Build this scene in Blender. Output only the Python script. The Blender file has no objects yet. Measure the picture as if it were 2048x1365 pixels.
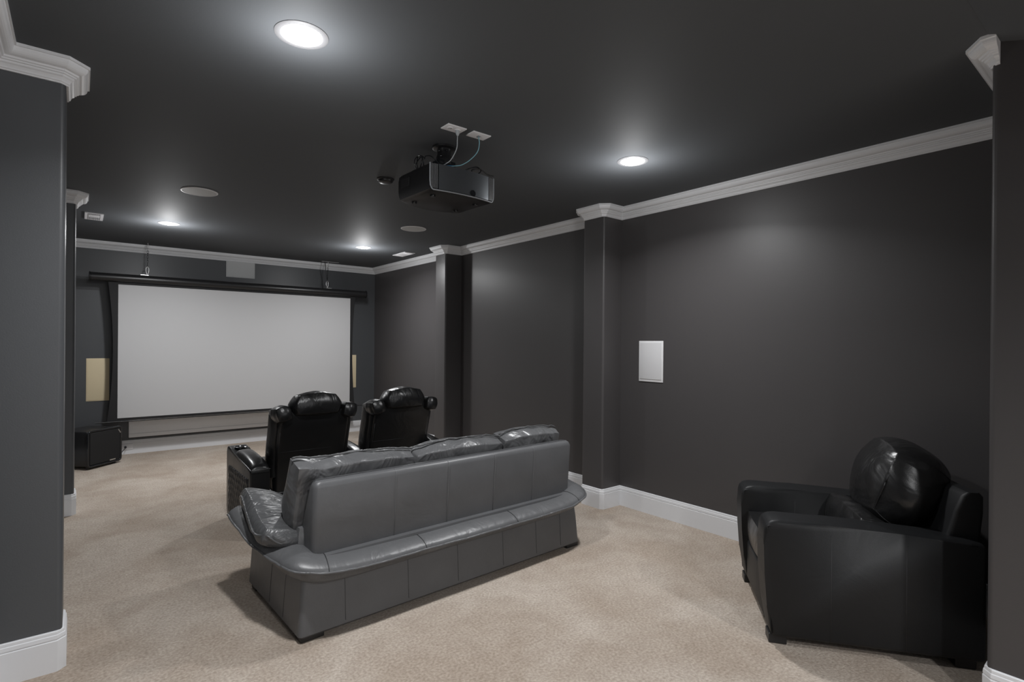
import bpy, bmesh, math, random
from math import sin, cos, pi, radians as RAD
from mathutils import Vector, Matrix, noise
random.seed(7)
SC = bpy.context.scene
COL = SC.collection

# ------------------------------------------------------------------ camera
YAW, PITCH, ROLL, FPX, CX, CY = 0.6778, -0.0013, 0.0086, 1076.5, 1024.65, 688.5
CAMZ = 1.5
fv = Vector((sin(YAW), cos(YAW), 0)); rv = Vector((cos(YAW), -sin(YAW), 0)); uv = Vector((0, 0, 1))
f2 = cos(PITCH)*fv + sin(PITCH)*uv; u2 = -sin(PITCH)*fv + cos(PITCH)*uv
r3 = cos(ROLL)*rv + sin(ROLL)*u2; u3 = -sin(ROLL)*rv + cos(ROLL)*u2
cd = bpy.data.cameras.new('camera'); cam = bpy.data.objects.new('camera', cd); COL.objects.link(cam)
M = Matrix((r3, u3, -f2)).transposed().to_4x4(); M.translation = Vector((0, 0, CAMZ)); cam.matrix_world = M
cd.sensor_width = 36; cd.lens = FPX/2048*36
cd.shift_x = -(CX-1024)/2048; cd.shift_y = (CY-682.5)/2048
cd.clip_start = .02
SC.camera = cam

# ------------------------------------------------------------------ world, exposure
w = bpy.data.worlds.new('world'); SC.world = w; w.use_nodes = True
w.node_tree.nodes['Background'].inputs[0].default_value = (.5, .52, .55, 1)
w.node_tree.nodes['Background'].inputs[1].default_value = .02
SC.view_settings.view_transform = 'Standard'; SC.view_settings.look = 'None'
SC.view_settings.gamma = 1; SC.view_settings.use_curve_mapping = False
SC.view_settings.exposure = 0.0
LAMP_W = 27.0          # watts of the recessed ceiling lamps over the seats
LAMP_FAR = 30.0        # the two lamps by the screen
LAMP_REAR_FILL = 58.0       # unseen fill lamps added behind the camera
FILL_SHARE = .34            # strength of the added fill point under each lamp, relative to it
LENS = 9.0             # brightness of the visible lens

# room sizes
X = 3.948; Y = 8.681; H = 2.759; XL = -.30; YB = -3.2
XS = 2.925; YS = .496

# ------------------------------------------------------------------ materials
def mat(name, col, rough=.5, metal=0, bump=0, bscale=60, spec=.5, var=0, vscale=3, coat=0, detail=3, col2=None, emis=None, estr=0, vfine=False, bdist=.01):
    m = bpy.data.materials.new(name); m.use_nodes = True
    nt = m.node_tree; b = nt.nodes['Principled BSDF']
    b.inputs['Base Color'].default_value = (*col, 1); b.inputs['Roughness'].default_value = rough
    b.inputs['Metallic'].default_value = metal; b.inputs['Specular IOR Level'].default_value = spec
    b.inputs['Coat Weight'].default_value = coat
    tc = nt.nodes.new('ShaderNodeTexCoord')
    if var or col2:
        n = nt.nodes.new('ShaderNodeTexNoise'); n.inputs['Scale'].default_value = vscale; n.inputs['Detail'].default_value = detail
        nt.links.new(tc.outputs['Object'], n.inputs['Vector'])
        r = nt.nodes.new('ShaderNodeValToRGB')
        c2 = col2 or tuple(c*(1-var) for c in col)
        r.color_ramp.elements[0].position = .35; r.color_ramp.elements[1].position = .65
        r.color_ramp.elements[0].color = (*c2, 1); r.color_ramp.elements[1].color = (*col, 1)
        nt.links.new(n.outputs['Fac'], r.inputs['Fac']); nt.links.new(r.outputs['Color'], b.inputs['Base Color'])
    if bump:
        n = nt.nodes.new('ShaderNodeTexNoise'); n.inputs['Scale'].default_value = bscale; n.inputs['Detail'].default_value = 4
        nt.links.new(tc.outputs['Object'], n.inputs['Vector'])
        bp = nt.nodes.new('ShaderNodeBump'); bp.inputs['Strength'].default_value = bump; bp.inputs['Distance'].default_value = bdist
        nt.links.new(n.outputs['Fac'], bp.inputs['Height']); nt.links.new(bp.outputs['Normal'], b.inputs['Normal'])
    if emis:
        b.inputs['Emission Color'].default_value = (*emis, 1); b.inputs['Emission Strength'].default_value = estr
    return m

M_WALL = mat('charcoal_wall_paint', (.064, .060, .061), .43, bump=.12, bscale=160, bdist=.002)
M_WALLF = mat('slate_wall_paint', (.076, .080, .086), .40, bump=.12, bscale=160, bdist=.002)
M_CEIL = mat('charcoal_ceiling_paint', (.094, .100, .107), .68, spec=.16, bump=.10, bscale=120, bdist=.002)
M_TRIM = mat('white_trim_paint', (.72, .73, .75), .40)
M_FIX = mat('white_fixture', (.80, .80, .82), .45)
M_RING = mat('lamp_trim_gray', (.15, .15, .155), .6)
M_REAR = mat('rear_wall_bounce_paint', (.78, .79, .82), .6)  # unseen back wall, made pale so it bounces fill light forward
M_GRILLE = mat('speaker_grille_gray', (.52, .53, .53), .6, bump=.4, bscale=900, bdist=.002)
M_CREAM = mat('cream_grille', (.78, .66, .44), .6, bump=.2, bscale=700, bdist=.002)
M_BLACKP = mat('black_plastic', (.012, .012, .013), .38)
M_BLACKG = mat('black_gloss', (.012, .013, .015), .12)
M_SCREEN = mat('screen_fabric', (.51, .51, .515), .8)
M_MASK = mat('screen_mask_black', (.010, .010, .011), .75)
M_CASE = mat('screen_case_black', (.016, .016, .017), .35)
M_METAL = mat('zinc_metal', (.6, .6, .6), .3, metal=1)
M_DARKM = mat('dark_metal', (.08, .08, .085), .35, metal=1)
M_PANEL = mat('pale_gray_panel', (.85, .86, .88), .35)
M_LENS = mat('lamp_lens', (.9, .9, .9), .5, emis=(1, .99, .97), estr=LENS)
M_CABLEW = mat('gray_cable', (.35, .38, .40), .45)
M_CABLEB = mat('blue_cable', (.20, .42, .50), .4)
M_BLUE = mat('blue_plug', (.03, .25, .50), .4)
M_GTRIM = mat('gray_trim', (.26, .28, .30), .35)
M_CLOTH = mat('sub_grille_cloth', (.005, .005, .0055), .8, bump=.3, bscale=800, bdist=.002)
M_CUP = mat('chrome_ring', (.7, .7, .72), .15, metal=1)

def carpet():
    m = mat('beige_carpet', (.40, .33, .265), .95, spec=.1)
    nt = m.node_tree; b = nt.nodes['Principled BSDF']
    tc = nt.nodes.new('ShaderNodeTexCoord')
    def nz(s, d, dist=0):
        n = nt.nodes.new('ShaderNodeTexNoise'); n.inputs['Scale'].default_value = s; n.inputs['Detail'].default_value = d
        n.inputs['Distortion'].default_value = dist
        nt.links.new(tc.outputs['Object'], n.inputs['Vector']); return n
    a = nz(1.7, 5, .6); c = nz(75, 3); e = nz(9, 4, .3)
    r = nt.nodes.new('ShaderNodeValToRGB'); r.color_ramp.elements[0].position = .36; r.color_ramp.elements[1].position = .62
    r.color_ramp.elements[0].color = (.455, .385, .32, 1); r.color_ramp.elements[1].color = (.56, .495, .43, 1)
    nt.links.new(a.outputs['Fac'], r.inputs['Fac'])
    r2 = nt.nodes.new('ShaderNodeValToRGB'); r2.color_ramp.elements[0].position = .3; r2.color_ramp.elements[1].position = .7
    r2.color_ramp.elements[0].color = (.66, .64, .62, 1); r2.color_ramp.elements[1].color = (1.0, 1.0, 1.0, 1)
    nt.links.new(c.outputs['Fac'], r2.inputs['Fac'])
    r3_ = nt.nodes.new('ShaderNodeValToRGB'); r3_.color_ramp.elements[0].position = .35; r3_.color_ramp.elements[1].position = .6
    r3_.color_ramp.elements[0].color = (.93, .92, .915, 1); r3_.color_ramp.elements[1].color = (1, 1, 1, 1)
    nt.links.new(e.outputs['Fac'], r3_.inputs['Fac'])
    mx = nt.nodes.new('ShaderNodeMix'); mx.data_type = 'RGBA'; mx.blend_type = 'MULTIPLY'; mx.inputs[0].default_value = 1
    nt.links.new(r.outputs['Color'], mx.inputs[6]); nt.links.new(r2.outputs['Color'], mx.inputs[7])
    mx2 = nt.nodes.new('ShaderNodeMix'); mx2.data_type = 'RGBA'; mx2.blend_type = 'MULTIPLY'; mx2.inputs[0].default_value = 1
    nt.links.new(mx.outputs[2], mx2.inputs[6]); nt.links.new(r3_.outputs['Color'], mx2.inputs[7])
    nt.links.new(mx2.outputs[2], b.inputs['Base Color'])
    bp = nt.nodes.new('ShaderNodeBump'); bp.inputs['Strength'].default_value = .7; bp.inputs['Distance'].default_value = .006
    nt.links.new(nz(110, 4).outputs['Fac'], bp.inputs['Height']); nt.links.new(bp.outputs['Normal'], b.inputs['Normal'])
    return m
M_CARPET = carpet()

def leather(name, col, rough, wr=.3, wscale=7, grain=.15, seams=None, spec=.5, stretch=(1, 1, 1), coat=0, var=.15):
    """leather: fine grain plus soft directional creases"""
    m = bpy.data.materials.new(name); m.use_nodes = True
    nt = m.node_tree; b = nt.nodes['Principled BSDF']
    b.inputs['Roughness'].default_value = rough; b.inputs['Specular IOR Level'].default_value = spec
    b.inputs['Coat Weight'].default_value = coat; b.inputs['Coat Roughness'].default_value = .25
    tc = nt.nodes.new('ShaderNodeTexCoord'); mp = nt.nodes.new('ShaderNodeMapping'); mp.inputs['Scale'].default_value = stretch
    nt.links.new(tc.outputs['Object'], mp.inputs['Vector'])
    n0 = nt.nodes.new('ShaderNodeTexNoise'); n0.inputs['Scale'].default_value = 4; n0.inputs['Detail'].default_value = 4
    nt.links.new(tc.outputs['Object'], n0.inputs['Vector'])
    r = nt.nodes.new('ShaderNodeValToRGB'); r.color_ramp.elements[0].position = .3; r.color_ramp.elements[1].position = .7
    r.color_ramp.elements[0].color = (*[c*(1-var) for c in col], 1); r.color_ramp.elements[1].color = (*col, 1)
    nt.links.new(n0.outputs['Fac'], r.inputs['Fac']); nt.links.new(r.outputs['Color'], b.inputs['Base Color'])
    n1 = nt.nodes.new('ShaderNodeTexNoise'); n1.inputs['Scale'].default_value = wscale; n1.inputs['Detail'].default_value = 3; n1.inputs['Distortion'].default_value = .8
    nt.links.new(mp.outputs['Vector'], n1.inputs['Vector'])
    b1 = nt.nodes.new('ShaderNodeBump'); b1.inputs['Strength'].default_value = wr; b1.inputs['Distance'].default_value = .03
    nt.links.new(n1.outputs['Fac'], b1.inputs['Height'])
    n2 = nt.nodes.new('ShaderNodeTexVoronoi'); n2.inputs['Scale'].default_value = 260
    nt.links.new(tc.outputs['Object'], n2.inputs['Vector'])
    b2 = nt.nodes.new('ShaderNodeBump'); b2.inputs['Strength'].default_value = grain; b2.inputs['Distance'].default_value = .001
    nt.links.new(n2.outputs['Distance'], b2.inputs['Height']); nt.links.new(b1.outputs['Normal'], b2.inputs['Normal'])
    nt.links.new(b2.outputs['Normal'], b.inputs['Normal'])
    return m
M_GREY = leather('gray_leather', (.105, .107, .112), .42, wr=.10, wscale=5)
M_GREYW = leather('gray_leather_creased', (.118, .120, .124), .33, wr=.95, wscale=5, stretch=(1.4, 1, .8))
M_GREYB = leather('gray_leather_band', (.112, .114, .118), .38, wr=.25, wscale=7, stretch=(1.4, 1, .8))
M_GREYP = leather('gray_leather_pillow', (.085, .087, .090), .34, wr=.7, wscale=9, stretch=(.8, 2.4, .8))
M_BLK = leather('black_leather', (.010, .010, .0105), .30, wr=.16, wscale=6)
M_BLKW = leather('black_leather_creased', (.010, .010, .0105), .32, wr=.28, wscale=8, stretch=(1.6, 1, .8))
M_BLKA = leather('black_leather_matte', (.010, .0105, .0115), .50, wr=.12, wscale=4, spec=.32)
M_BLKC = leather('black_leather_soft', (.013, .013, .0135), .30, wr=.55, wscale=5)
M_SEAM = mat('dark_thread', (.022, .022, .024), .6)
M_SEAMB = mat('base_thread', (.060, .061, .064), .6)
M_SEAMG = mat('gray_thread', (.16, .165, .17), .5)

# ------------------------------------------------------------------ helpers
def link(o, parent=None):
    COL.objects.link(o)
    if parent is not None: o.parent = parent
    return o
def obj(name, bm, m, parent=None, smooth=None, loc=None, rot=None):
    """smooth: None = flat, angle in degrees = smooth with sharp edges beyond it"""
    bmesh.ops.recalc_face_normals(bm, faces=bm.faces)
    me = bpy.data.meshes.new(name); bm.to_mesh(me); bm.free()
    if smooth is not None:
        me.shade_smooth()
        if smooth < 180: me.set_sharp_from_angle(angle=RAD(smooth))
    for mm in (m if isinstance(m, (list, tuple)) else [m]): me.materials.append(mm)
    o = bpy.data.objects.new(name, me); link(o, parent)
    if loc is not None: o.location = loc
    if rot is not None: o.rotation_euler = rot
    return o
def thing(name, label, cat, loc=(0, 0, 0), rz=0, group=None):
    o = bpy.data.objects.new(name, None); o.empty_display_size = .1; link(o)
    o.location = loc; o.rotation_euler = (0, 0, rz); o['label'] = label; o['category'] = cat
    if group: o['group'] = group
    return o
def tag(o, label, cat, group=None):
    o['label'] = label; o['category'] = cat
    if group: o['group'] = group
    return o
def struct(o): o['kind'] = 'structure'; return o

def add_box(bm, c, s, rot=None, bevel=0, seg=3):
    t = bmesh.new(); bmesh.ops.create_cube(t, size=1)
    bmesh.ops.scale(t, vec=s, verts=t.verts)
    if bevel: bmesh.ops.bevel(t, geom=t.edges[:], offset=bevel, segments=seg, profile=.5, affect='EDGES')
    if rot is not None: bmesh.ops.rotate(t, cent=(0, 0, 0), matrix=rot, verts=t.verts)
    bmesh.ops.translate(t, vec=c, verts=t.verts); join(bm, t)
def join(bm, t):
    vm = {v: bm.verts.new(v.co) for v in t.verts}
    for f in t.faces:
        try: bm.faces.new([vm[v] for v in f.verts])
        except ValueError: pass
    t.free()
def box(c, s, rot=None, bevel=0, seg=3):
    bm = bmesh.new(); add_box(bm, c, s, rot, bevel, seg); return bm
def spin(prof, n=48, axis='Z'):
    """lathe (r, z) profile about Z"""
    bm = bmesh.new(); rings = []
    for r, z in prof:
        if r < 1e-6: rings.append([bm.verts.new((0, 0, z))])
        else: rings.append([bm.verts.new((r*cos(2*pi*i/n), r*sin(2*pi*i/n), z)) for i in range(n)])
    for a, b in zip(rings, rings[1:]):
        for i in range(n):
            j = (i+1) % n
            if len(a) == 1 and len(b) == 1: continue
            if len(a) == 1: bm.faces.new((a[0], b[i], b[j]))
            elif len(b) == 1: bm.faces.new((a[i], b[0], a[j]))
            else: bm.faces.new((a[i], b[i], b[j], a[j]))
    return bm
def add_tube(bm, pts, r, n=8, closed=False, radii=None):
    pts = [Vector(p) for p in pts]; N = len(pts); rings = []
    up = None
    for i, p in enumerate(pts):
        a = pts[(i-1) % N] if (closed or i > 0) else p
        b = pts[(i+1) % N] if (closed or i < N-1) else p
        t = (b-a).normalized()
        if up is None:
            up = Vector((0, 0, 1)) if abs(t.z) < .9 else Vector((1, 0, 0))
        s = t.cross(up).normalized(); up = s.cross(t).normalized()
        rr = radii[i] if radii else r
        rings.append([bm.verts.new(p + rr*(cos(2*pi*k/n)*s + sin(2*pi*k/n)*up)) for k in range(n)])
    for i in range(N if closed else N-1):
        A, B = rings[i], rings[(i+1) % N]
        for k in range(n): bm.faces.new((A[k], A[(k+1) % n], B[(k+1) % n], B[k]))
    if not closed: bm.faces.new(rings[0]); bm.faces.new(rings[-1][::-1])
def tube(pts, r, n=8, closed=False, radii=None):
    bm = bmesh.new(); add_tube(bm, pts, r, n, closed, radii); return bm
def spline(P, n=8, closed=False):
    """Catmull-Rom through P"""
    P = [Vector(p) for p in P]; out = []; N = len(P)
    rng = range(N) if closed else range(N-1)
    for i in rng:
        if closed: p0, p1, p2, p3 = P[(i-1) % N], P[i], P[(i+1) % N], P[(i+2) % N]
        else: p0, p1, p2, p3 = P[max(i-1, 0)], P[i], P[i+1], P[min(i+2, N-1)]
        for k in range(n):
            t = k/n
            out.append(.5*((2*p1)+(-p0+p2)*t+(2*p0-5*p1+4*p2-p3)*t*t+(-p0+3*p1-3*p2+p3)*t**3))
    if not closed: out.append(P[-1])
    return out
def prism(poly, z0, z1, bevel=0):
    bm = bmesh.new(); a = [bm.verts.new((x, y, z0)) for x, y in poly]; b = [bm.verts.new((x, y, z1)) for x, y in poly]
    n = len(poly)
    bm.faces.new(a[::-1]); bm.faces.new(b)
    for i in range(n): bm.faces.new((a[i], a[(i+1) % n], b[(i+1) % n], b[i]))
    if bevel: bmesh.ops.bevel(bm, geom=bm.edges[:], offset=bevel, segments=3, profile=.5, affect='EDGES')
    return bm
def puff(w, d, h, e=(.5, .5, .5), n=20, wr=0, wf=6, seed=0, shape=None):
    """soft cushion: rounded box from a subdivided cube, exponents <1 squarer, with wrinkles"""
    bm = bmesh.new(); bmesh.ops.create_cube(bm, size=2)
    bmesh.ops.subdivide_edges(bm, edges=bm.edges[:], cuts=n, use_grid_fill=True)
    for v in bm.verts:
        c = v.co.copy(); s = c.normalized()
        q = []
        for k in range(3):
            # blend sphere / cube
            q.append(s[k]*(1-e[k]) + c[k]*e[k])
        p = Vector((q[0]*w/2, q[1]*d/2, q[2]*h/2))
        if wr:
            nn = noise.noise(Vector((p.x*wf+seed, p.y*wf*1.3, p.z*wf*.7)))
            p += s*nn*wr
        if shape: p = shape(p)
        v.co = p
    return bm
def xf(bm, M_):
    bmesh.ops.transform(bm, matrix=M_, verts=bm.verts); return bm
def RX(a): return Matrix.Rotation(a, 4, 'X')
def RY(a): return Matrix.Rotation(a, 4, 'Y')
def RZ(a): return Matrix.Rotation(a, 4, 'Z')
def T(*v): return Matrix.Translation(Vector(v))

# ---- path helpers for walls and mouldings. interior lies on the right of the walking direction
def corners(path, bull, arc):
    """replace the convex corners listed in bull by a chamfer (arc=1) or an arc of `arc` pieces"""
    out = []; n = len(path)
    for i, p in enumerate(path):
        p = Vector(p)
        if i in bull:
            a = (Vector(path[i-1])-p).normalized(); b = (Vector(path[i+1])-p).normalized(); r = .022
            if arc == 1: out += [p+a*r, p+b*r]
            else:
                cen = p+a*r+b*r
                for k in range(arc+1):
                    t = k/arc*pi/2; out.append(cen - b*r*cos(t) - a*r*sin(t))
        else: out.append(p)
    return out
def offs(P, d):
    out = []
    for i, p in enumerate(P):
        ns = []
        if i > 0: t = (P[i]-P[i-1]).normalized(); ns.append(Vector((t.y, -t.x)))
        if i < len(P)-1: t = (P[i+1]-P[i]).normalized(); ns.append(Vector((t.y, -t.x)))
        if len(ns) == 1: out.append(p+ns[0]*d)
        else: m = (ns[0]+ns[1]); m = m/(m.length_squared)*2; out.append(p+m*d)
    return out
def sweep(P, prof):
    """prof: list of (offset into the room, z); closed cross-section back to the wall"""
    bm = bmesh.new(); rows = []
    for d, z in prof:
        rows.append([bm.verts.new((q.x, q.y, z)) for q in offs(P, d)])
    K = len(prof)
    for a in range(K):
        A, B = rows[a], rows[(a+1) % K]
        for i in range(len(P)-1): bm.faces.new((A[i], A[i+1], B[i+1], B[i]))
    bm.faces.new([r[0] for r in rows]); bm.faces.new([r[-1] for r in rows][::-1])
    return bm
def wallmesh(P, z0, z1, thick=.1):
    return sweep(P, [(0, z0), (0, z1), (-thick, z1), (-thick, z0)])

# ------------------------------------------------------------------ room shell
PA0, PA1, PX = 6.25, 5.99, 3.70
PB0, PB1 = 3.54, 3.284
RP = [(X, Y), (X, PA0), (PX, PA0), (PX, PA1), (X, PA1), (X, PB0), (PX, PB0), (PX, PB1), (X, PB1), (X, YS), (XS, YS), (XS, YB)]
RB = {2, 3, 6, 7, 10}
LXP = -.052; LXQ = -.026
LP = [(XL, YB), (XL, 3.187), (LXP, 3.187), (LXP, 3.43), (XL, 3.43), (XL, 5.925), (LXQ, 5.925), (LXQ, 6.17), (XL, 6.17), (XL, Y)]
LB = {2, 3, 6, 7}
FP = [(XL, Y), (X, Y)]; BP = [(XS, YB), (XL, YB)]
struct(obj('wall_right', wallmesh(corners(RP, RB, 8), 0, H), M_WALL, smooth=25))
struct(obj('wall_left', wallmesh(corners(LP, LB, 8), 0, H), M_WALLF, smooth=25))
struct(obj('wall_front', wallmesh([Vector(p) for p in FP], 0, H), M_WALLF))
struct(obj('wall_back', wallmesh([Vector(p) for p in BP], 0, H), M_REAR))
struct(obj('floor', box(((X+XL)/2, (Y+YB)/2, -.05), (X-XL+.6, Y-YB+.6, .1)), M_CARPET))
struct(obj('ceiling', box(((X+XL)/2, (Y+YB)/2, H+.05), (X-XL+.6, Y-YB+.6, .1)), M_CEIL))
# sloped soffit over the near right corner
bm = bmesh.new()
q = [(2.0, YS-.003, H-.001), (XS-.001, YS-.003, H-.001), (XS-.001, -.75, H-.42), (2.0, -.75, H-.42), (2.0, -.75, H-.001), (XS-.001, -.75, H-.001)]
v = [bm.verts.new(p) for p in q]
for f in ((0, 1, 2, 3), (3, 2, 5, 4), (0, 3, 4), (1, 5, 2), (0, 4, 5, 1)): bm.faces.new([v[i] for i in f])
struct(obj('trim_4', bm, M_CEIL))

crown = [(0, H), (0, H-.100), (.007, H-.100), (.009, H-.094), (.013, H-.092), (.015, H-.084), (.020, H-.076), (.027, H-.071), (.029, H-.064),
         (.035, H-.062), (.037, H-.056), (.043, H-.054), (.045, H-.048)]
for k in range(7):
    t = k/6*pi/2; crown.append((.047+.031*sin(t)*1.0, H-.046+.032*(1-cos(t))))
crown += [(.080, H-.0125), (.086, H-.0125), (.086, H)]
base = [(0, 0), (.015, 0), (.015, .138), (.0115, .141), (.0115, .145), (.014, .147), (.0125, .162), (.0095, .165), (.0095, .169), (.0085, .177), (.005, .181), (0, .181)]
CR = [(X, Y)] + RP[1:10] + [(XS, YS), (XS, YS-.02)]
struct(obj('trim_1', sweep(corners(CR, {2, 3, 6, 7}, 1)[:-2] + [Vector((XS+.03, YS)), Vector((XS, YS-.022)), Vector((XS, YS-.026))], crown), M_TRIM, smooth=12))
struct(obj('trim_2', sweep([Vector(p) for p in FP], crown), M_TRIM, smooth=12))
struct(obj('trim_3', sweep(corners(LP, LB, 1), crown), M_TRIM, smooth=12))
struct(obj('baseboard_right', sweep(corners(RP, RB, 1), base), M_TRIM, smooth=12))
struct(obj('baseboard_front', sweep([Vector(p) for p in FP], base), M_TRIM, smooth=12))
struct(obj('baseboard_left', sweep(corners(LP, LB, 1), base), M_TRIM, smooth=12))

# ------------------------------------------------------------------ recessed lamps
def downlight(x, y, label, power=None, spread=145, fill_share=None):
    fill_share = FILL_SHARE if fill_share is None else fill_share
    power = power or LAMP_W
    t = thing('recessed_light', label, 'ceiling light', (x, y, H), 0, 'recessed ceiling lights')
    obj('trim_ring', spin([(.105, 0), (.105, -.002), (.100, -.0045), (.088, -.0055), (.082, -.004), (.080, -.001), (.080, 0)], 56), M_RING, t, 40)
    obj('lens', spin([(.0795, 0), (.0795, -.003), (.074, -.007), (.06, -.0105), (.03, -.013), (0, -.014)], 56), M_LENS, t, 60)
    ld = bpy.data.lights.new('lamp', 'AREA'); ld.shape = 'DISK'; ld.size = .15; ld.energy = power; ld.spread = RAD(spread)
    ld.color = (.985, .99, 1.0)
    l = bpy.data.objects.new('lamp', ld); link(l, t); l.location = (0, 0, -.016)
    lp = bpy.data.lights.new('fill_point', 'POINT'); lp.shadow_soft_size = .05; lp.energy = power*fill_share; lp.color = ld.color
    l = bpy.data.objects.new('fill_point', lp); link(l, t); l.location = (0, 0, -.21)  # added point light below the lens, brightens crown, ceiling and far walls
    return t
downlight(.705, 2.272, 'round recessed ceiling light nearest the white crown of the left column, largest in view')
downlight(2.955, 2.370, 'round recessed ceiling light to the right of the hanging projector')
downlight(.746, 6.834, 'round recessed ceiling light beside the left screen chain, near the left wall', LAMP_FAR, 160, .50)
downlight(2.937, 6.821, 'small round recessed ceiling light over the right end of the screen', LAMP_FAR, 160, .50)
downlight(.45, -1.9, 'added unseen fill light in the ceiling behind the viewpoint on the left side', LAMP_REAR_FILL)  # this pair is added out of view to fill the camera-facing sides
downlight(2.10, -1.9, 'added unseen fill light in the ceiling behind the viewpoint on the right side', LAMP_REAR_FILL)

# ------------------------------------------------------------------ things on the ceiling
def ceiling_speaker(x, y, label):
    t = thing('ceiling_speaker', label, 'speaker', (x, y, H), 0, 'round in-ceiling speakers')
    obj('frame', spin([(.139, 0), (.139, -.003), (.134, -.006), (.128, -.006), (.127, -.003), (.127, 0)], 64), M_FIX, t, 40)
    obj('grille', spin([(.127, -.001), (.127, -.0045), (.09, -.0055), (0, -.006)], 64), M_GRILLE, t, 40)
ceiling_speaker(.785, 5.205, 'round gray flush ceiling speaker on the left, larger in view')
ceiling_speaker(2.874, 5.330, 'round gray flush ceiling speaker on the right, behind the projector')
t = thing('smoke_detector', 'small black round smoke detector on the ceiling left of the projector', 'smoke detector', (1.832, 3.852, H))
obj('base', spin([(.066, 0), (.066, -.008), (.060, -.012), (0, -.012)], 40), M_BLACKP, t, 40)
obj('cap', spin([(.056, -.0125), (.056, -.022), (.047, -.030), (.02, -.033), (0, -.033)], 40), M_BLACKP, t, 50)

def vent(x, y, sx, sy, label, damper):
    t = thing('ceiling_vent', label, 'vent', (x, y, H), 0, 'ceiling air vents')
    bm = bmesh.new()
    for cx_, cy_, a, b in ((0, sy/2-.011, sx, .022), (0, -sy/2+.011, sx, .022), (sx/2-.011, 0, .022, sy-.044), (-sx/2+.011, 0, .022, sy-.044)):
        add_box(bm, (cx_, cy_, -.004), (a, b, .008))
    obj('frame', bm, M_FIX, t)
    obj('duct', box((0, 0, -.001), (sx-.044, sy-.044, .001)), M_GTRIM, t)
    n = 7
    for i in range(n):
        xx = -sx/2+.022+(i+.5)*(sx-.044)/n
        obj('louver', box((xx, 0, -.006), (.014, sy-.046, .0012), rot=Matrix.Rotation(RAD(38), 3, 'Y')), M_FIX, t)
    obj('damper', box((0, damper, -.009), (sx-.06, .12, .002)), M_FIX, t)
vent(.111, 6.944, .150, .37, 'pale rectangular ceiling vent beside the left wall column', -.04)
vent(3.597, 6.953, .160, .38, 'pale rectangular ceiling vent near the right wall, beyond the projector', .02)

def outlet_plate(x, y, label, kind):
    t = thing('outlet_plate', label, 'outlet plate', (x, y, H), 0, 'white outlet plates on the ceiling')
    obj('plate', box((0, 0, -.0035), (.128, .086, .007), bevel=.0025), M_FIX, t, 40)
    if kind:
        for s in (-1, 1):
            f = obj('socket', spin([(.017, -.0065), (.017, -.0095), (0, -.0095)], 24), M_FIX, t, 40, loc=(s*.026, 0, 0))
            bm = bmesh.new()
            add_box(bm, (-.006, 0, -.010), (.0022, .009, .001)); add_box(bm, (.006, 0, -.010), (.0022, .008, .001)); add_box(bm, (0, -.009, -.010), (.005, .004, .001))
            obj('slot', bm, M_BLACKP, f)
    else:
        obj('socket', box((0.0, 0, -.009), (.018, .022, .005)), M_GTRIM, t)
outlet_plate(1.7025, 2.678, 'white ceiling power outlet plate with the gray plug, nearer one', True)
outlet_plate(1.8755, 2.673, 'white ceiling data plate with the blue cable, right of the power outlet', False)

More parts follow.
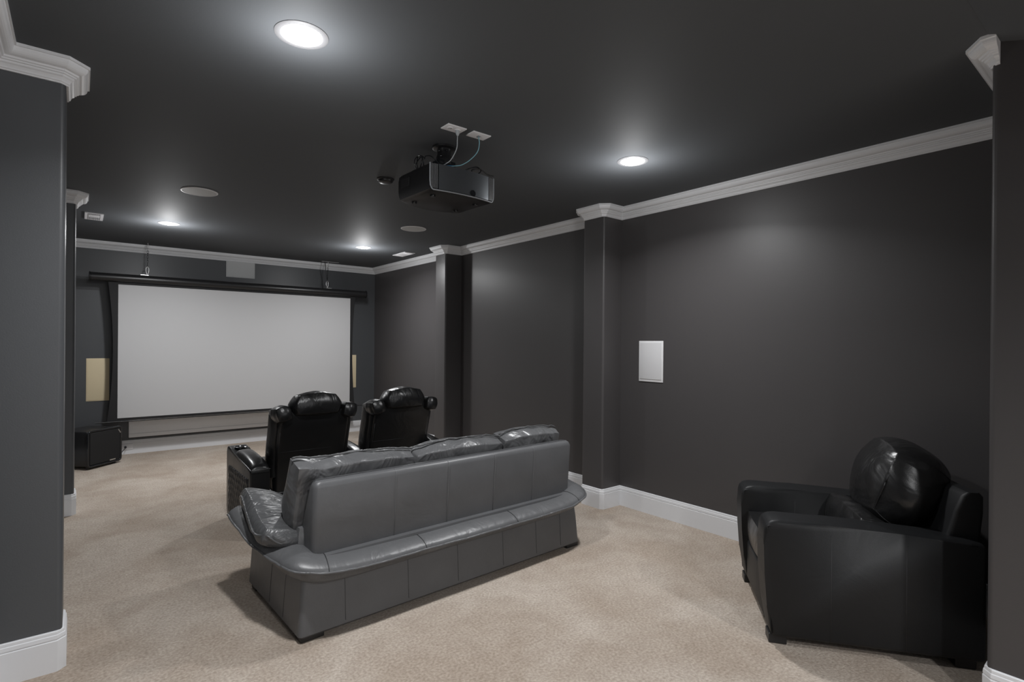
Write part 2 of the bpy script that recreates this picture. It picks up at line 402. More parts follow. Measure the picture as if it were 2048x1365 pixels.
# ------------------------------------------------------------------ projector
M_LOUV = mat('projector_louver', (.16, .165, .17), .35)
def projector():
    t = thing('projector', 'black ceiling-mounted home theater projector with gray trimmed curved rear panel', 'projector', (1.83, 2.98, H-.36+.0), RAD(2))
    Hh = .165; W = .485
    # outline in plan (local): rear (toward camera) is -y, bowed; front +y more bowed
    def outline(s=1, n=14):
        P = []
        hw = W/2*s; yb = -.195; yf = .165
        for i in range(n+1):                       # rear edge left -> right
            u = -1+2*i/n; P.append((u*hw, yb-.030*(1-u*u)+.0))
        for i in range(n+1):                       # front edge right -> left
            u = 1-2*i/n; P.append((u*hw*1.0, yf+.085*(1-abs(u)**2.4)))
        return P
    bm = bmesh.new(); rows = []
    # layers from bottom up: (scale, z)
    for s, z in ((.90, 0), (.965, .010), (.99, .030), (1.0, .06), (1.0, .125), (.985, .150), (.93, Hh)):
        rows.append([bm.verts.new((x*s, y*s, z)) for x, y in outline()])
    for A, B in zip(rows, rows[1:]):
        n = len(A)
        for i in range(n): bm.faces.new((A[i], A[(i+1) % n], B[(i+1) % n], B[i]))
    bm.faces.new(rows[0][::-1]); bm.faces.new(rows[-1])
    obj('housing', bm, mat('projector_black', (.008, .008, .009), .42, spec=.35), t, 35)
    # rear panel
    def rear(u, z, out=.006):
        return Vector((u*W/2, -.195-.030*(1-u*u)-out, z))
    def panel(u0, u1, z0, z1, out, n=12, th=.004):
        b = bmesh.new(); fr = []; bk = []
        for i in range(n+1):
            u = u0+(u1-u0)*i/n
            fr.append([b.verts.new(rear(u, z0, out)), b.verts.new(rear(u, z1, out))])
            bk.append([b.verts.new(rear(u, z0, out-th)), b.verts.new(rear(u, z1, out-th))])
        for i in range(n):
            b.faces.new((fr[i][0], fr[i+1][0], fr[i+1][1], fr[i][1])); b.faces.new((bk[i][1], bk[i+1][1], bk[i+1][0], bk[i][0]))
            b.faces.new((fr[i][1], fr[i+1][1], bk[i+1][1], bk[i][1])); b.faces.new((fr[i+1][0], fr[i][0], bk[i][0], bk[i+1][0]))
        b.faces.new((fr[0][0], fr[0][1], bk[0][1], bk[0][0])); b.faces.new((fr[-1][1], fr[-1][0], bk[-1][0], bk[-1][1]))
        return b
    obj('rear_panel', panel(-.76, .78, .012, .160, .006), mat('projector_panel', (.13, .14, .15), .28, metal=.7), t, 40)
    for u0 in (-.97, .79):
        obj('vent_recess', panel(u0, u0+.19, .014, .158, .002, 4), M_BLACKP, t, 40)
        for k in range(6):
            u = u0+.012+k*.031
            obj('louver', panel(u, u+.009, .014, .158, .008, 1, .007), M_LOUV, t)
    # gray U-shaped trim line
    P = [rear(-.985, .162, .006), rear(-.985, .06, .007), rear(-.975, .03, .007), rear(-.94, .010, .007)]
    P += [rear(-.9+1.8*i/12, .004, .007) for i in range(13)] + [rear(.94, .010, .007), rear(.975, .03, .007), rear(.985, .06, .007), rear(.985, .162, .006)]
    obj('trim_line', tube(P, .0042, 8), M_GTRIM, t, 60)
    bm = spin([(.020, 0), (.020, .004), (0, .006)], 24)
    obj('sensor', bm, M_BLACKG, t, 40, loc=rear(.22, .026, .006), rot=(RAD(90), 0, 0))
    # side detail and lens at the screen side
    obj('side_badge', box((-W/2-.001, .08, .10), (.004, .10, .05), bevel=.001), M_BLACKP, t)
    obj('lens_barrel', spin([(.062, 0), (.062, .02), (.05, .022), (.046, .012), (0, .008)], 40), M_BLACKG, t, 40, loc=(0, .235, .085), rot=(RAD(-90), 0, 0))
    for sx in (-1, 1):
        for sy in (-1, 1):
            obj('foot', spin([(.018, 0), (.016, -.012), (0, -.013)], 20), M_BLACKP, t, 40, loc=(sx*.16, sy*.11, .001))
    obj('cable_hub', box((-.185, -.02, .168), (.05, .16, .02), bevel=.004), M_BLACKP, t)
    return t
pj = projector()
# ceiling mount
t = thing('projector_mount', 'black metal ceiling bracket between projector and ceiling', 'mount', (1.825, 2.985, H-.195), RAD(2))
obj('ceiling_flange', spin([(.075, .195), (.075, .183), (.066, .178), (.0, .178)], 32), M_BLACKP, t, 40)
obj('post', spin([(.046, .184), (.044, .14), (.050, .13), (.050, .08)], 24), M_BLACKP, t, 40)
obj('yoke', box((0, 0, .075), (.125, .085, .05), bevel=.004), M_BLACKG, t, 40)
bm = bmesh.new()
for a in (35, 145, 215, 325):
    add_box(bm, (.075*cos(RAD(a)), .075*sin(RAD(a)), .022), (.15, .016, .006), rot=Matrix.Rotation(RAD(a), 3, 'Z'))
add_box(bm, (0, 0, .028), (.10, .08, .018), bevel=.004)
obj('spider_arms', bm, M_BLACKP, t, 40)
for sx in (-1, 1):
    obj('adjusting_arm', box((sx*.048, 0, .065), (.006, .035, .085), bevel=.001), M_DARKM, t)
for k, (a, b, c) in enumerate(((-.06, -.03, .15), (.06, .0, .14), (-.05, -.035, .12), (.045, -.03, .07), (-.02, -.045, .16), (.03, -.045, .12))):
    obj('bolt', spin([(.006, 0), (.006, .010), (.003, .013), (0, .013)], 12), M_DARKM, t, 40, loc=(a, b, c), rot=(RAD(90), 0, RAD(k*20)))

# cables to the projector
def cable(name, label, pts, r, m, n=10):
    o = obj(name, tube(spline(pts, n), r, 8), m, smooth=180); return tag(o, label, 'cable')
c1 = cable('power_cable', 'gray power cable hanging from the ceiling outlet to the projector',
           [(1.7285, 2.678, H-.018), (1.730, 2.682, H-.06), (1.736, 2.70, H-.11), (1.722, 2.735, H-.165), (1.705, 2.76, H-.186), (1.705, 2.80, H-.188)], .0028, M_CABLEW)
obj('plug', spin([(.012, 0), (.0125, -.012), (.006, -.03), (0, -.031)], 16), M_CABLEW, c1, 40, loc=(1.7285, 2.678, H-.0095))
c2 = cable('network_cable', 'blue-white network cable curving from the ceiling plate to the projector',
           [(1.8755, 2.673, H-.012), (1.884, 2.676, H-.05), (1.878, 2.69, H-.10), (1.840, 2.715, H-.150), (1.80, 2.74, H-.180), (1.775, 2.76, H-.186), (1.755, 2.785, H-.186)], .0027, M_CABLEB)
obj('plug', box((1.745, 2.800, H-.186), (.055, .014, .010), rot=Matrix.Rotation(RAD(-35), 3, 'Z'), bevel=.002), M_BLUE, c2)
# coiled black leads on top of the projector
P = []
for i in range(40):
    a = i/40*2*pi*2.5; P.append((1.645+.012*sin(a*1.3), 2.98+.050*cos(a), H-.14+.042*sin(a)))
P += [(1.67, 2.95, H-.10), (1.70, 2.93, H-.10), (1.75, 2.92, H-.14), (1.77, 2.94, H-.165)]
tag(obj('lead_bundle', tube(spline(P, 4), .0032, 6), M_BLACKG, smooth=180), 'bundle of looped black leads at the left side of the projector mount', 'cable')
P = [(1.86, 2.86, H-.185), (1.90, 2.80, H-.165), (1.95, 2.79, H-.150), (1.985, 2.80, H-.165), (1.96, 2.82, H-.185), (1.92, 2.81, H-.170), (1.965, 2.785, H-.160), (2.02, 2.775, H-.186), (2.06, 2.765, H-.190)]
tag(obj('video_lead', tube(spline(P, 8), .0034, 6), M_BLACKG, smooth=180), 'thin black lead curling over the right side of the projector', 'cable')

# ------------------------------------------------------------------ projection screen
SY = 8.40; ZC_ = 2.282
t = thing('projection_screen', 'large white pull-down projection screen with black borders and tubular case', 'projection screen', (1.88, SY, ZC_))
cx0, cx1 = .104-1.88, 3.656-1.88
bm = bmesh.new(); n = 20; rows = []
for i, xx in enumerate((cx0, cx0+.004, cx1-.004, cx1)):
    r = .050 if i in (0, 3) else .054
    rows.append([bm.verts.new((xx, .0 + r*cos(2*pi*k/n), r*sin(2*pi*k/n))) for k in range(n)])
for A, B in zip(rows, rows[1:]):
    for k in range(n): bm.faces.new((A[k], A[(k+1) % n], B[(k+1) % n], B[k]))
bm.faces.new(rows[0]); bm.faces.new(rows[-1][::-1])
obj('case', bm, M_CASE, t, 40)
for xx in (cx0-.006, cx1+.006): obj('end_cap', spin([(0, -.008), (.050, -.008), (.060, -.004), (.060, .006), (0, .008)], 28), M_BLACKP, t, 40, loc=(xx, 0, 0), rot=(0, RAD(90), 0))
wx0, wx1 = .382-1.88, 3.402-1.88; wz0, wz1 = .511-ZC_, 2.200-ZC_
# black fabric with curved tensioned sides
bm = bmesh.new(); N = 24; zt = -.04; zb = .478-ZC_; L = []; R_ = []
for i in range(N+1):
    f = i/N; z = zt+(zb-zt)*f; e = .050+.055*(2*f-1)**2
    L.append((wx0-e, z)); R_.append((wx1+e*.8, z))
for y in (-.0004, .0006):
    a = [bm.verts.new((x, y, z)) for x, z in L]; b = [bm.verts.new((x, y, z)) for x, z in R_]
    for i in range(N): bm.faces.new((a[i], a[i+1], b[i+1], b[i]))
obj('black_border', bm, M_MASK, t)
obj('viewing_surface', box(((wx0+wx1)/2, -.0022, (wz0+wz1)/2), (wx1-wx0, .0016, wz1-wz0)), M_SCREEN, t)
obj('bottom_bar', tube([(.161-1.88, -.003, .467-ZC_), (3.614-1.88, -.003, .467-ZC_)], .008, 12), M_CASE, t, 60)
for xx in (.655-1.88, 3.052-1.88):
    obj('hanger_bracket', box((xx, 0, .059), (.085, .025, .006)), M_METAL, t)
def chain(x, x2, label, cable_=False):
    t = thing('hanging_chain', label, 'chain', (0, 0, 0), 0, 'chains carrying the screen case')
    z1 = H; z0 = ZC_+.062
    obj('ceiling_hook', tube(spline([(x, SY, z1), (x, SY, z1-.02), (x+.012, SY, z1-.035), (x, SY, z1-.048), (x-.010, SY, z1-.038)], 5), .0035, 8), M_METAL, t, 60)
    n = 9; top = z1-.040; bot = z0+.095
    for i in range(n):
        z = top+(bot-top)*(i+.5)/n; xx = x+(x2-x)*(i+.5)/n; hh = (top-bot)/n*.68; P = []
        for k in range(14):
            a = 2*pi*k/14; u = .0095*cos(a); vv = hh*sin(a)
            P.append((xx+u, SY, z+vv) if i % 2 == 0 else (xx, SY+u, z+vv))
        obj('chain_link', tube(P, .0026, 6, closed=True), M_DARKM if 1 < i else M_METAL, t, 180)
    P = []
    for k in range(20):
        a = 2*pi*k/20; P.append((x2+.016*cos(a)*(1+.25*sin(a)), SY, bot-.040+.048*sin(a)))
    obj('snap_hook', tube(P, .0042, 8, closed=True), M_METAL, t, 180)
chain(.688, .684, 'metal chain with snap hook holding the left end of the screen case')
chain(3.038, 3.026, 'metal chain with snap hook holding the right end of the screen case')
t = thing('ceiling_bracket', 'flat metal bracket with black cord on the ceiling above the right chain', 'bracket', (3.07, SY, H))
obj('plate', box((0, 0, -.004), (.27, .035, .006), bevel=.001), M_METAL, t)
obj('cord', tube(spline([(-.085, .004, -.006), (-.075, 0, -.05), (-.07, .006, -.12), (-.05, .012, -.22), (-.038, .016, -.30), (-.036, .018, -.40)], 6), .006, 8, radii=None), M_BLACKP, t, 180)

# ------------------------------------------------------------------ screen wall things
t = thing('wall_speaker', 'gray horizontal in-wall center speaker above the projection screen', 'speaker', (1.8455, Y, 2.548))
obj('frame', box((0, -.004, 0), (.386, .008, .238), bevel=.002), M_GRILLE, t, 40)
obj('grille', box((0, -.0095, 0), (.366, .004, .218), bevel=.001), M_GRILLE, t, 40)
t = thing('wall_speaker', 'cream in-wall speaker left of the projection screen above the subwoofer', 'speaker', (.19, Y, .99))
obj('frame', box((0, -.004, 0), (.236, .008, .545), bevel=.002), M_CREAM, t, 40)
obj('grille', box((0, -.0095, 0), (.214, .004, .520), bevel=.001), M_CREAM, t, 40)
t = thing('wall_speaker', 'cream in-wall speaker partly hidden behind the right edge of the screen', 'speaker', (3.505, Y, 1.01))
obj('frame', box((0, -.004, 0), (.236, .008, .545), bevel=.002), M_CREAM, t, 40)
obj('grille', box((0, -.0095, 0), (.214, .004, .520), bevel=.001), M_CREAM, t, 40)
t = thing('wall_panel', 'long low pale gray panel on the wall beneath the projection screen', 'panel', (1.90, Y, .205))
obj('board', box((0, -.011, .225), (2.77, .022, .43), bevel=.003), M_PANEL, t)
obj('lower_ledge', box((0, -.014, .035), (2.77, .028, .05), bevel=.003), M_PANEL, t)
obj('gap_shade', box((0, -.010, .0045), (2.77, .020, .009)), M_BLACKP, t)  # black strip standing in for the shaded gap above the baseboard

t = thing('power_outlet', 'white power outlet in the baseboard right of the subwoofer', 'outlet', (.505, Y-.015, .095))
obj('plate', box((0, -.003, 0), (.115, .006, .072), bevel=.002), M_FIX, t, 40)
for s in (-1, 1): obj('socket', spin([(.016, 0), (.016, .003), (0, .003)], 20), M_FIX, t, 40, loc=(s*.024, -.006, 0), rot=(RAD(90), 0, 0))
tS = thing('subwoofer', 'boxy black floor subwoofer standing in the left corner below the cream speaker', 'subwoofer', (.097, 7.826, 0), RAD(44.5))
c = (obj('power_cord', tube(spline([(.485, Y-.045, .092), (.47, Y-.07, .08), (.44, Y-.11, .05), (.41, Y-.16, .012), (.36, Y-.20, .006), (.29, 8.45, .006)], 6), .004, 8), M_BLACKP, smooth=180))
I_ = (T(.097, 7.826, 0) @ RZ(RAD(44.5))).inverted(); c.data.transform(I_); c.parent = tS
obj('plug', spin([(.014, 0), (.014, .016), (.006, .024), (0, .024)], 16), M_BLACKP, c, 40, loc=I_ @ Vector((.481, Y-.025, .095)), rot=(RAD(90), 0, RAD(-44.5)))

# subwoofer
t = tS
sw, sd, sh = .445, .42, .405
obj('cabinet', box((sw/2, sd/2+.02, .035+sh/2), (sw, sd-.02, sh), bevel=.014), M_CASE, t, 40)
bm = bmesh.new(); P = []
rr = .03
for cx_, cz_, a0 in ((sw-rr, .035+sh-rr, 0), (rr, .035+sh-rr, 90), (rr, .035+rr, 180), (sw-rr, .035+rr, 270)):
    for k in range(5):
        a = RAD(a0+k*22.5); P.append((cx_+rr*cos(a), .014, cz_+rr*sin(a)))
obj('front_frame', tube(P, .013, 8, closed=True), M_BLACKG, t, 60)
obj('front_grille', box((sw/2, .012, .035+sh/2), (sw-.035, .016, sh-.035), bevel=.005), M_CLOTH, t)
obj('badge', box((sw-.030, .0025, .035+sh-.050), (.012, .003, .055), rot=Matrix.Rotation(RAD(-35), 3, 'Y')), M_METAL, t)
obj('name_plate', box((sw-.125, .003, .062), (.08, .003, .014)), M_METAL, t)
for a in (.05, sw-.05):
    for b in (.06, sd-.05): obj('foot', spin([(.022, .04), (.020, 0), (0, 0)], 20), M_BLACKP, t, 40, loc=(a, b, 0))

# right wall speaker
t = thing('wall_speaker', 'white rectangular in-wall speaker on the right wall past the near column', 'speaker', (X, 2.941, 1.350))
obj('frame', box((-.004, 0, 0), (.008, .258, .363), bevel=.0035), mat('white_speaker_frame', (.72, .72, .73), .45), t, 40)
obj('grille', box((-.0095, 0, .004), (.006, .226, .325), bevel=.002), mat('white_speaker_grille', (.62, .62, .63), .55, bump=.2, bscale=800, bdist=.002), t, 40)

# ------------------------------------------------------------------ gray leather sofa
SA = RAD(2.4)
sofa = thing('sofa', 'long gray leather sofa seen from behind with flared padded arms', 'sofa', (.852, 2.712, 0), SA)
SL = 2.055; SDp = .86
def loft(rings, closed_ring=True, caps=True):
    bm = bmesh.new(); R = [[bm.verts.new(p) for p in r] for r in rings]; n = len(R[0])
    for A, B in zip(R, R[1:]):
        for k in range(n if closed_ring else n-1): bm.faces.new((A[k], A[(k+1) % n], B[(k+1) % n], B[k]))
    if caps: bm.faces.new(R[0][::-1]); bm.faces.new(R[-1])
    return bm
def rrect(x0, x1, y0, y1, z, r=.03, n=5):
    P = []
    for cx_, cy_, a0 in ((x1-r, y1-r, 0), (x0+r, y1-r, 90), (x0+r, y0+r, 180), (x1-r, y0+r, 270)):
        for k in range(n): a = RAD(a0+90*k/(n-1)); P.append((cx_+r*cos(a), cy_+r*sin(a), z))
    return P
rings = [rrect(.012, SL-.012, .012, SDp-.012, .022, .02), rrect(0, SL, 0, SDp, .034, .022), rrect(.012, SL-.012, .012, SDp, .22, .025), rrect(.03, SL-.03, .03, SDp, .40, .03)]
obj('base', loft(rings), M_GREY, sofa, 40)
def seam(parent, pts, r=.0016, m=M_SEAM, n=6): return obj('seam', tube(pts, r, n), m, parent, smooth=180)
for x in (.24, .615, .96, 1.32, 1.62, 1.86): seam(sofa, [(x, .0005, .05), (x, .011, .22), (x, .0285, .38)], .0014, M_SEAMB)
for y in (.24, .46): seam(sofa, [(.0005, y, .05), (.0115, y, .22), (.029, y, .38)], .0014, M_SEAMB)
for x, y in ((.0, .0), (SL-.13, 0), (.0, SDp-.12), (SL-.13, SDp-.12)):
    obj('foot', box((x+.072, y+.052, .014), (.12, .08, .028), bevel=.004), M_BLACKP, sofa)
# padded band round the back and the arms
def bandpath(n=10):
    P = [(-.065, .76, .500), (-.060, .60, .462), (-.045, .40, .425), (-.010, .20, .398), (.018, .080, .385), (.090, .012, .366), (.24, -.010, .350), (.6, -.014, .344), (1.03, -.014, .344)]
    Q = [(SL-x+.06*max(0, 1-abs(x)/.5)*(x < .5), y, z+.012*(x < .2)) for x, y, z in P[::-1][1:]]
    return spline(P+Q, n)
BP_ = bandpath()
def band_ring(i, prof, P=BP_):
    p = P[i]; a = P[max(i-1, 0)]; b = P[min(i+1, len(P)-1)]; t_ = (b-a); t_.z = 0; t_.normalize()
    out = Vector((t_.y, -t_.x, 0))
    if out.dot(Vector((SL/2, .4, 0))-p) > 0: out = -out
    return [p+out*u+Vector((0, 0, v_)) for u, v_ in prof]
def band_prof(i):
    # puffy upper roll, crease at the piping, thinner lip below
    k = i/(len(BP_)-1); endf = min(k, 1-k)*2; e = 1.0 + .06*max(0, 1-endf*4)
    lk = 1 + .45*math.exp(-((i-48)/16)**2)
    w1 = 1+.10*noise.noise(Vector((i*.13, 3, 1)))
    up = []
    for j in range(11):
        a = RAD(-4+j*18.4); c_ = cos(a)
        up.append((-.035+(.105 if c_ > 0 else .085)*c_*e*w1, .002+(.041*sin(a) - .012*max(c_, 0))*w1))
    lo = [(-.10, -.03), (-.07, -.055*lk), (-.01, -.056*lk), (.030, -.050*lk), (.054, -.036*lk), (.066, -.014)]
    return up+lo
rings = [band_ring(i, band_prof(i)) for i in range(len(BP_))]
obj('arm_band', loft(rings), M_GREYB, sofa, 60)
pip = [band_ring(i, [(band_prof(i)[0][0]+.001, -.010)])[0] + Vector((0, 0, .003*noise.noise(Vector((i*.3, 0, 0))))) for i in range(len(BP_))]
obj('piping', tube(pip, .0065, 8), M_GREYW, sofa, smooth=180)
for i in (54, 72, 88, 106):
    pr = band_prof(i); R0 = band_ring(i, [(u*1.01, v_*1.02+.0006) for u, v_ in pr[:11]]); seam(sofa, R0, .002)
# seat
obj('seat_cushion', puff(1.0, .72, .2, (.82, .8, .6), 14, .006), M_GREYW, sofa, 60, loc=(.53, .52, .43))
obj('seat_cushion', puff(1.0, .72, .2, (.82, .8, .6), 14, .006, seed=3), M_GREYW, sofa, 60, loc=(1.53, .52, .43))
# back shell
def backring(z, lean, x0, x1, th):
    return rrect(x0, x1, lean, lean+th, z, .028, 5)
rings = [backring(.31, .075, .088, SL-.042, .24), backring(.36, .072, .087, SL-.041, .225), backring(.55, .058, .086, SL-.040, .155), backring(.745, .045, .087, SL-.041, .080)]
top = [(x_, y_, z_) for x_, y_, z_ in backring(.768, .053, .095, SL-.049, .065)]
rings += [top, [(x_, y_, z_) for x_, y_, z_ in backring(.780, .066, .109, SL-.063, .050)]]
obj('back_panel', loft(rings), M_GREY, sofa, 60)
for x in (.555, .915, 1.28, 1.63): seam(sofa, [(x, .0705, .37), (x, .0565, .55), (x, .0438, .74), (x, .050, .765), (x, .066, .7805)], .0017, M_SEAMG)
# back cushions, three, leaning in front of the shell and rising above it
def bcush(x0, x1, h, seed, zt, lift=0):
    w_ = x1-x0
    def shp(p):
        zz = (p.z/h+.5)
        k = 1-.45*abs(2*p.x/w_)**6*0
        lf = max(0, (-2*p.x/w_-.55)/.45)
        return Vector((p.x, p.y*(1-.25*zz), p.z - .018*(abs(2*p.x/w_)**2.5)*zz + lift*lf*zz))
    b = puff(w_, .25, h, (.82, .30, .68), 34, .012, 9, seed, shp)
    o = obj('back_cushion', xf(b, T((x0+x1)/2, .282, zt-h/2) @ RX(RAD(15))), M_GREYW, sofa, 70)
    # welt along the top front edge
    P = []
    for i in range(33):
        u = -1+2*i/32; ph = noise.noise(Vector((i*.35, seed, 0)))
        P.append(Vector(((x0+x1)/2+u*(w_/2-.012), .228+.010*ph, zt-.004-.026*abs(u)**3+.007*ph+.004+lift*max(0, (-u-.55)/.45))))
    for s in (-1, 1): pass
    obj('welt', tube(P, .0055, 8), M_GREYP, o, smooth=180)
bcush(.025, .77, .44, 1, .872, .035); bcush(.745, 1.47, .44, 5, .872); bcush(1.45, 2.035, .44, 9, .885)
# arm pillows
def apillow(s):
    def shp(p):
        fx = 2*p.x/.34; fy = 2*p.y/.66
        return Vector((p.x, p.y, p.z*(1-.35*max(0, abs(fx)-.55)) + .03*sin(fy*2.1)))
    b = puff(.31, .64, .145, (.50, .60, .10), 30, .008, 9, 4+s, shp)
    m = T(SL/2 + s*(SL/2-.035), .50, .500) @ RY(s*RAD(-20)) @ RX(RAD(4))
    o = obj('arm_pillow', xf(b, m), M_GREYP, sofa, 70)
    P = []
    for k in range(48):
        a = 2*pi*k/48; cx_ = abs(cos(a))**.45*(1 if cos(a) > 0 else -1); cy_ = abs(sin(a))**.45*(1 if sin(a) > 0 else -1)
        P.append(m @ Vector((.150*cx_, .312*cy_, .012*sin(5*a)+.03*sin(cy_*2.1)-.004)))
    obj('welt', tube(P, .0065, 8, closed=True), M_GREYP, o, smooth=180)
apillow(-1); apillow(1)

# ------------------------------------------------------------------ theater recliners
M_QUILT = mat('black_quilted_leather', (.016, .016, .017), .36)
def arm(parent, x0, x1, quilt=False, cup=True):
    """console arm in recliner coordinates; y 0 = rear of the arm, forward to .75"""
    L_ = .745; w_ = x1-x0; xc = (x0+x1)/2
    # side outline (y, z)
    S = [(.012, .03), (0, .06), (0, .51), (.006, .532), (.30, .562), (.50, .580), (.60, .600), (.68, .612), (.72, .608), (.742, .590), (L_, .56), (L_, .10), (.735, .03)]
    bm = bmesh.new(); a = [bm.verts.new((x0, y, z)) for y, z in S]; b = [bm.verts.new((x1, y, z)) for y, z in S]; n = len(S)
    bm.faces.new(a[::-1]); bm.faces.new(b)
    for i in range(n): bm.faces.new((a[i], a[(i+1) % n], b[(i+1) % n], b[i]))
    bmesh.ops.bevel(bm, geom=bm.edges[:], offset=.010, segments=3, profile=.5, affect='EDGES')
    o = obj('console_arm', bm, M_BLK, parent, 40)
    # padded armrest
    b = bmesh.new(); rows = []
    ys = [(.0, .540), (.010, .556), (.035, .568), (.09, .585), (.2, .602), (.32, .612), (.42, .616), (.47, .612), (.485, .590)]
    for y, z in ys:
        zb_ = .505 + .1*y; r = []
        for k in range(9):
            u = -1+2*k/8; r.append((xc+u*(w_/2-.006), y-.004, z-.022*abs(u)**4))
        r += [(x1-.006, y-.004, zb_), (x0+.006, y-.004, zb_)]
        rows.append(r)
    obj('armrest_pad', loft(rows), M_BLK, parent, 50)
    obj('chrome_strip', box((xc, -.004, .530), (w_-.004, .006, .004), bevel=.001), M_CUP, parent)
    if cup:
        c_ = obj('cup_holder', spin([(.046, 0), (.048, .006), (.043, .009), (.040, .004), (.038, -.004), (0, -.006)], 36), M_CUP, parent, 40, loc=(xc, .60, .607))
    if quilt:
        b = bmesh.new(); y0, y1, z0, z1 = .05, .66, .07, .46; nx, nz = 9, 5; dy = (y1-y0)/nx; dz = (z1-z0)/nz
        # diamond puffs: height field following a quilting grid
        N1, N2 = 90, 60; V = []
        for i in range(N1+1):
            r = []
            for j in range(N2+1):
                y = y0+(y1-y0)*i/N1; z = z0+(z1-z0)*j/N2
                a_ = (y/.056+z/.105) % 1; b_ = (y/.056-z/.105) % 1
                hgt = .010*min(sin(pi*a_), sin(pi*b_))**.5 if min(a_, b_) > 0 else 0
                if i in (0, N1) or j in (0, N2): hgt = -.002
                r.append(b.verts.new((x0-.001-hgt, y, z)))
            V.append(r)
        for i in range(N1):
            for j in range(N2): b.faces.new((V[i][j], V[i][j+1], V[i+1][j+1], V[i+1][j]))
        obj('quilted_side', b, M_QUILT, parent, 40)
    return o
def recliner(label, xc, left_arm, right_arm, yb=4.355):
    t = thing('theater_recliner', label, 'recliner', (xc, yb, 0), RAD(1.0), 'black leather theater recliners')
    hw = .315
    if left_arm: arm(t, *left_arm)
    if right_arm: arm(t, *right_arm)
    obj('seat_base', box((0, .46, .17), (.60, .62, .26), bevel=.02), M_BLK, t, 40)
    obj('seat_cushion', puff(.60, .62, .20, (.85, .85, .6), 12, .004), M_BLKW, t, 60, loc=(0, .50, .38))
    obj('footrest', box((0, .79, .25), (.58, .05, .34), bevel=.02), M_BLK, t, 40)
    # back shell leaning back: (y at z)
    def ring(z, y, th, w_, r=.035): return rrect(-w_/2, w_/2, y, y+th, z, r, 5)
    rings = [ring(.26, .17, .11, .565), ring(.45, .135, .12, .572), ring(.62, .100, .13, .576), ring(.80, .045, .145, .578), ring(.905, .012, .15, .576), ring(.945, .012, .13, .56)]
    obj('back_shell', loft(rings), M_BLK, t, 50)
    for s in (-1, 1):
        obj('side_bolster', loft([[(s*.288+.040*cos(a), yy+.12+.095*sin(a), z) for a in [2*pi*k/16 for k in range(16)]] for z, yy in ((.42, .12), (.5, .12), (.65, .09), (.80, .045), (.92, .02))]), M_BLKW, t, 60)
        b = puff(.135, .27, .140, (.30, .5, .30), 16, .005, 14, s)
        obj('shoulder_wing', xf(b, T(s*.262, .085, .925) @ RY(s*RAD(14)) @ RX(RAD(-8))), M_BLKW, t, 70)
    def shp(p): return Vector((p.x*(1-.10*max(0, p.z/.10)), p.y, p.z + .012*(1-(p.x/.2)**2)))
    obj('headrest', xf(puff(.435, .235, .205, (.30, .22, .30), 28, .004, 12, 2, shp), T(0, .055, .985) @ RX(RAD(-8))), M_BLKW, t, 70)
    obj('seam', tube([(-.283, .021, .79), (-.283, .046, .70), (-.281, .10, .52)], .0018, 6), M_SEAM, t, smooth=180)
    obj('seam', tube([(.15, .100-.002, .62), (-.27, .100-.002, .62)], .0015, 6), M_SEAM, t, smooth=180)
    return t
recliner('black leather theater recliner nearer the screen center, with quilted outer arm and cup holder', 1.50, (-.50, -.358, True), (.298, .436))
recliner('black leather theater recliner on the right, nearer the right wall', 2.292, None, (.285, .425), 4.375)

# ------------------------------------------------------------------ armchair
AA = RAD(37)
ac = thing('armchair', 'oversized black leather armchair in the near right corner by the wall', 'armchair', (2.680, 1.300, 0), AA)
# local x = across the front (near arm -> far arm), local -y = toward its back
AW, AD, AT = .85, .945, .175
def chair_arm(x0, x1):
    # side outline (y from front 0 to -AD, z)
    S = [(-.035, .045), (-.012, .20), (0, .36), (.004, .50), (.002, .585), (-.016, .618), (-.06, .630), (-.30, .622), (-.60, .610), (-AD+.06, .602), (-AD, .588), (-AD, .045)]
    bm = bmesh.new(); a = [bm.verts.new((x0, y, z)) for y, z in S]; b = [bm.verts.new((x1, y, z)) for y, z in S]; n = len(S)
    bm.faces.new(a[::-1]); bm.faces.new(b)
    for i in range(n): bm.faces.new((a[i], a[(i+1) % n], b[(i+1) % n], b[i]))
    bmesh.ops.bevel(bm, geom=bm.edges[:], offset=.022, segments=4, profile=.5, affect='EDGES')
    o = obj('arm', bm, M_BLKA, ac, 50)
    for xx, s in ((x0, -1), (x1, 1)):
        P = [(xx-s*.004+s*.0055*0, -.035, .06), (xx-s*.003, -.016, .30), (xx-s*.003, -.014, .55), (xx-s*.003, -.04, .603), (xx-s*.003, -.30, .600), (xx-s*.003, -.60, .589), (xx-s*.003, -AD+.04, .581)]
        obj('seam', tube(spline(P, 4), .0032, 6), M_BLKA, o, smooth=180)
        for yy in (-.30, -.62):
            obj('seam', tube([(xx-s*.0005, yy, .06), (xx-s*.0005, yy, .575)], .0022, 6), M_SEAM, o, smooth=180)
    return o
chair_arm(0, AT); chair_arm(AW-AT, AW)
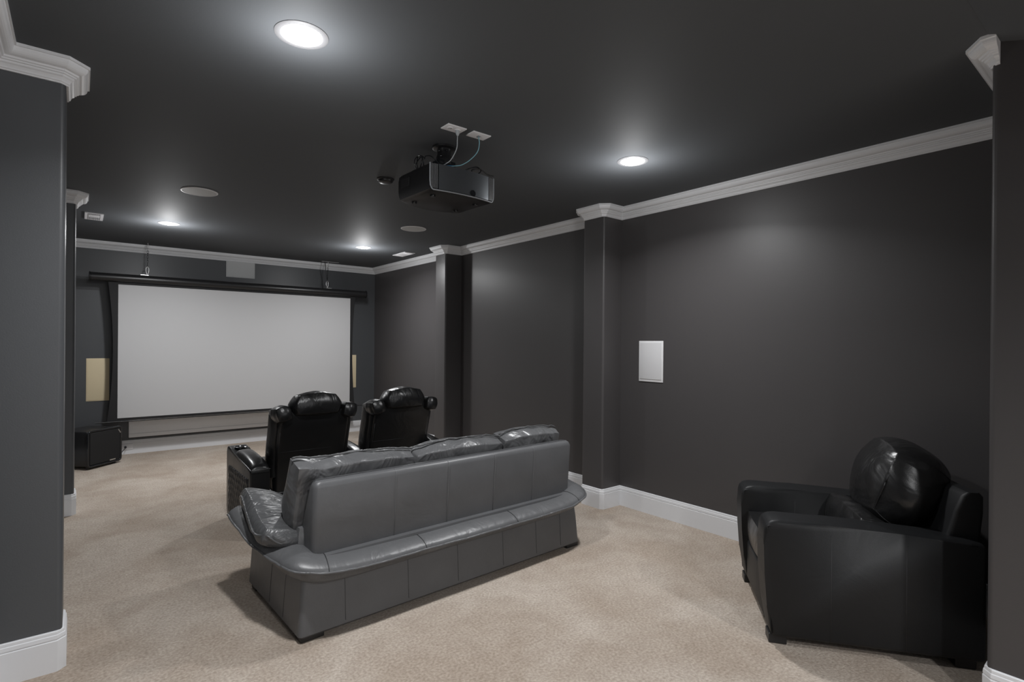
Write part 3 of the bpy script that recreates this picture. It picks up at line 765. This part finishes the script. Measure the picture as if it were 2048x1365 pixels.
obj('front_rail', box((AW/2, -.07, .18), (AW-2*AT+.01, .08, .24), bevel=.02), M_BLKA, ac, 40)
obj('seat_deck', box((AW/2, -.45, .20), (AW-2*AT+.01, .72, .22), bevel=.01), M_BLKA, ac, 40)
obj('seat_cushion', puff(AW-2*AT+.01, .66, .19, (.86, .86, .6), 18, .005, 7, 2), M_BLKC, ac, 60, loc=(AW/2, -.345, .395))
# back frame, slanted
rings = []
for z, y0, y1 in ((.06, -AD+.03, -AD+.20), (.45, -AD+.012, -AD+.17), (.72, -AD-.015, -AD+.105), (.795, -AD-.015, -AD+.075), (.815, -AD+.002, -AD+.055)):
    r = .02 if z < .83 else .015
    rings.append(rrect(.06, AW-.035, y0, y1, z, r, 5))
obj('back_frame', loft(rings), M_BLKA, ac, 50)
def shp(p):
    return Vector((p.x*(1+.06*p.z/.25), p.y*(1.0+.25*p.z/.25), p.z+.02*(1-(p.x/.29)**2)))
cm = T(AW/2+.020, -.725, .735) @ RX(RAD(27))
bc = obj('back_cushion', xf(puff(.565, .37, .485, (.13, .10, .16), 36, .008, 7, 3, shp), cm), M_BLKC, ac, 70)
def ps(pt): return cm @ shp(Vector(pt))
for s in (-1, 1):
    P = []
    for k in range(49):
        a = 2*pi*k/48; ca, sa = cos(a), sin(a)
        c_ = Vector((.90*s, ca/max(abs(ca), abs(sa))*.82, sa/max(abs(ca), abs(sa))*.88)); d_ = c_.normalized()
        P.append(ps(((d_.x*.87+c_.x*.13)*.2825*1.004, (d_.y*.90+c_.y*.10)*.185*1.004, (d_.z*.84+c_.z*.16)*.2425*1.004)))
    obj('seam', tube(P, .0035, 6), M_BLKC, bc, smooth=180)
obj('lumbar_roll', xf(puff(.56, .17, .20, (.75, .35, .35), 22, .010, 16, 6), T(AW/2, -.535, .535) @ RX(RAD(12))), M_BLKC, ac, 70)
for x in (.07, AW-.07):
    for y in (-.07, -AD+.07): obj('foot', box((x, y, .024), (.085, .085, .048), bevel=.006), M_BLACKP, ac)
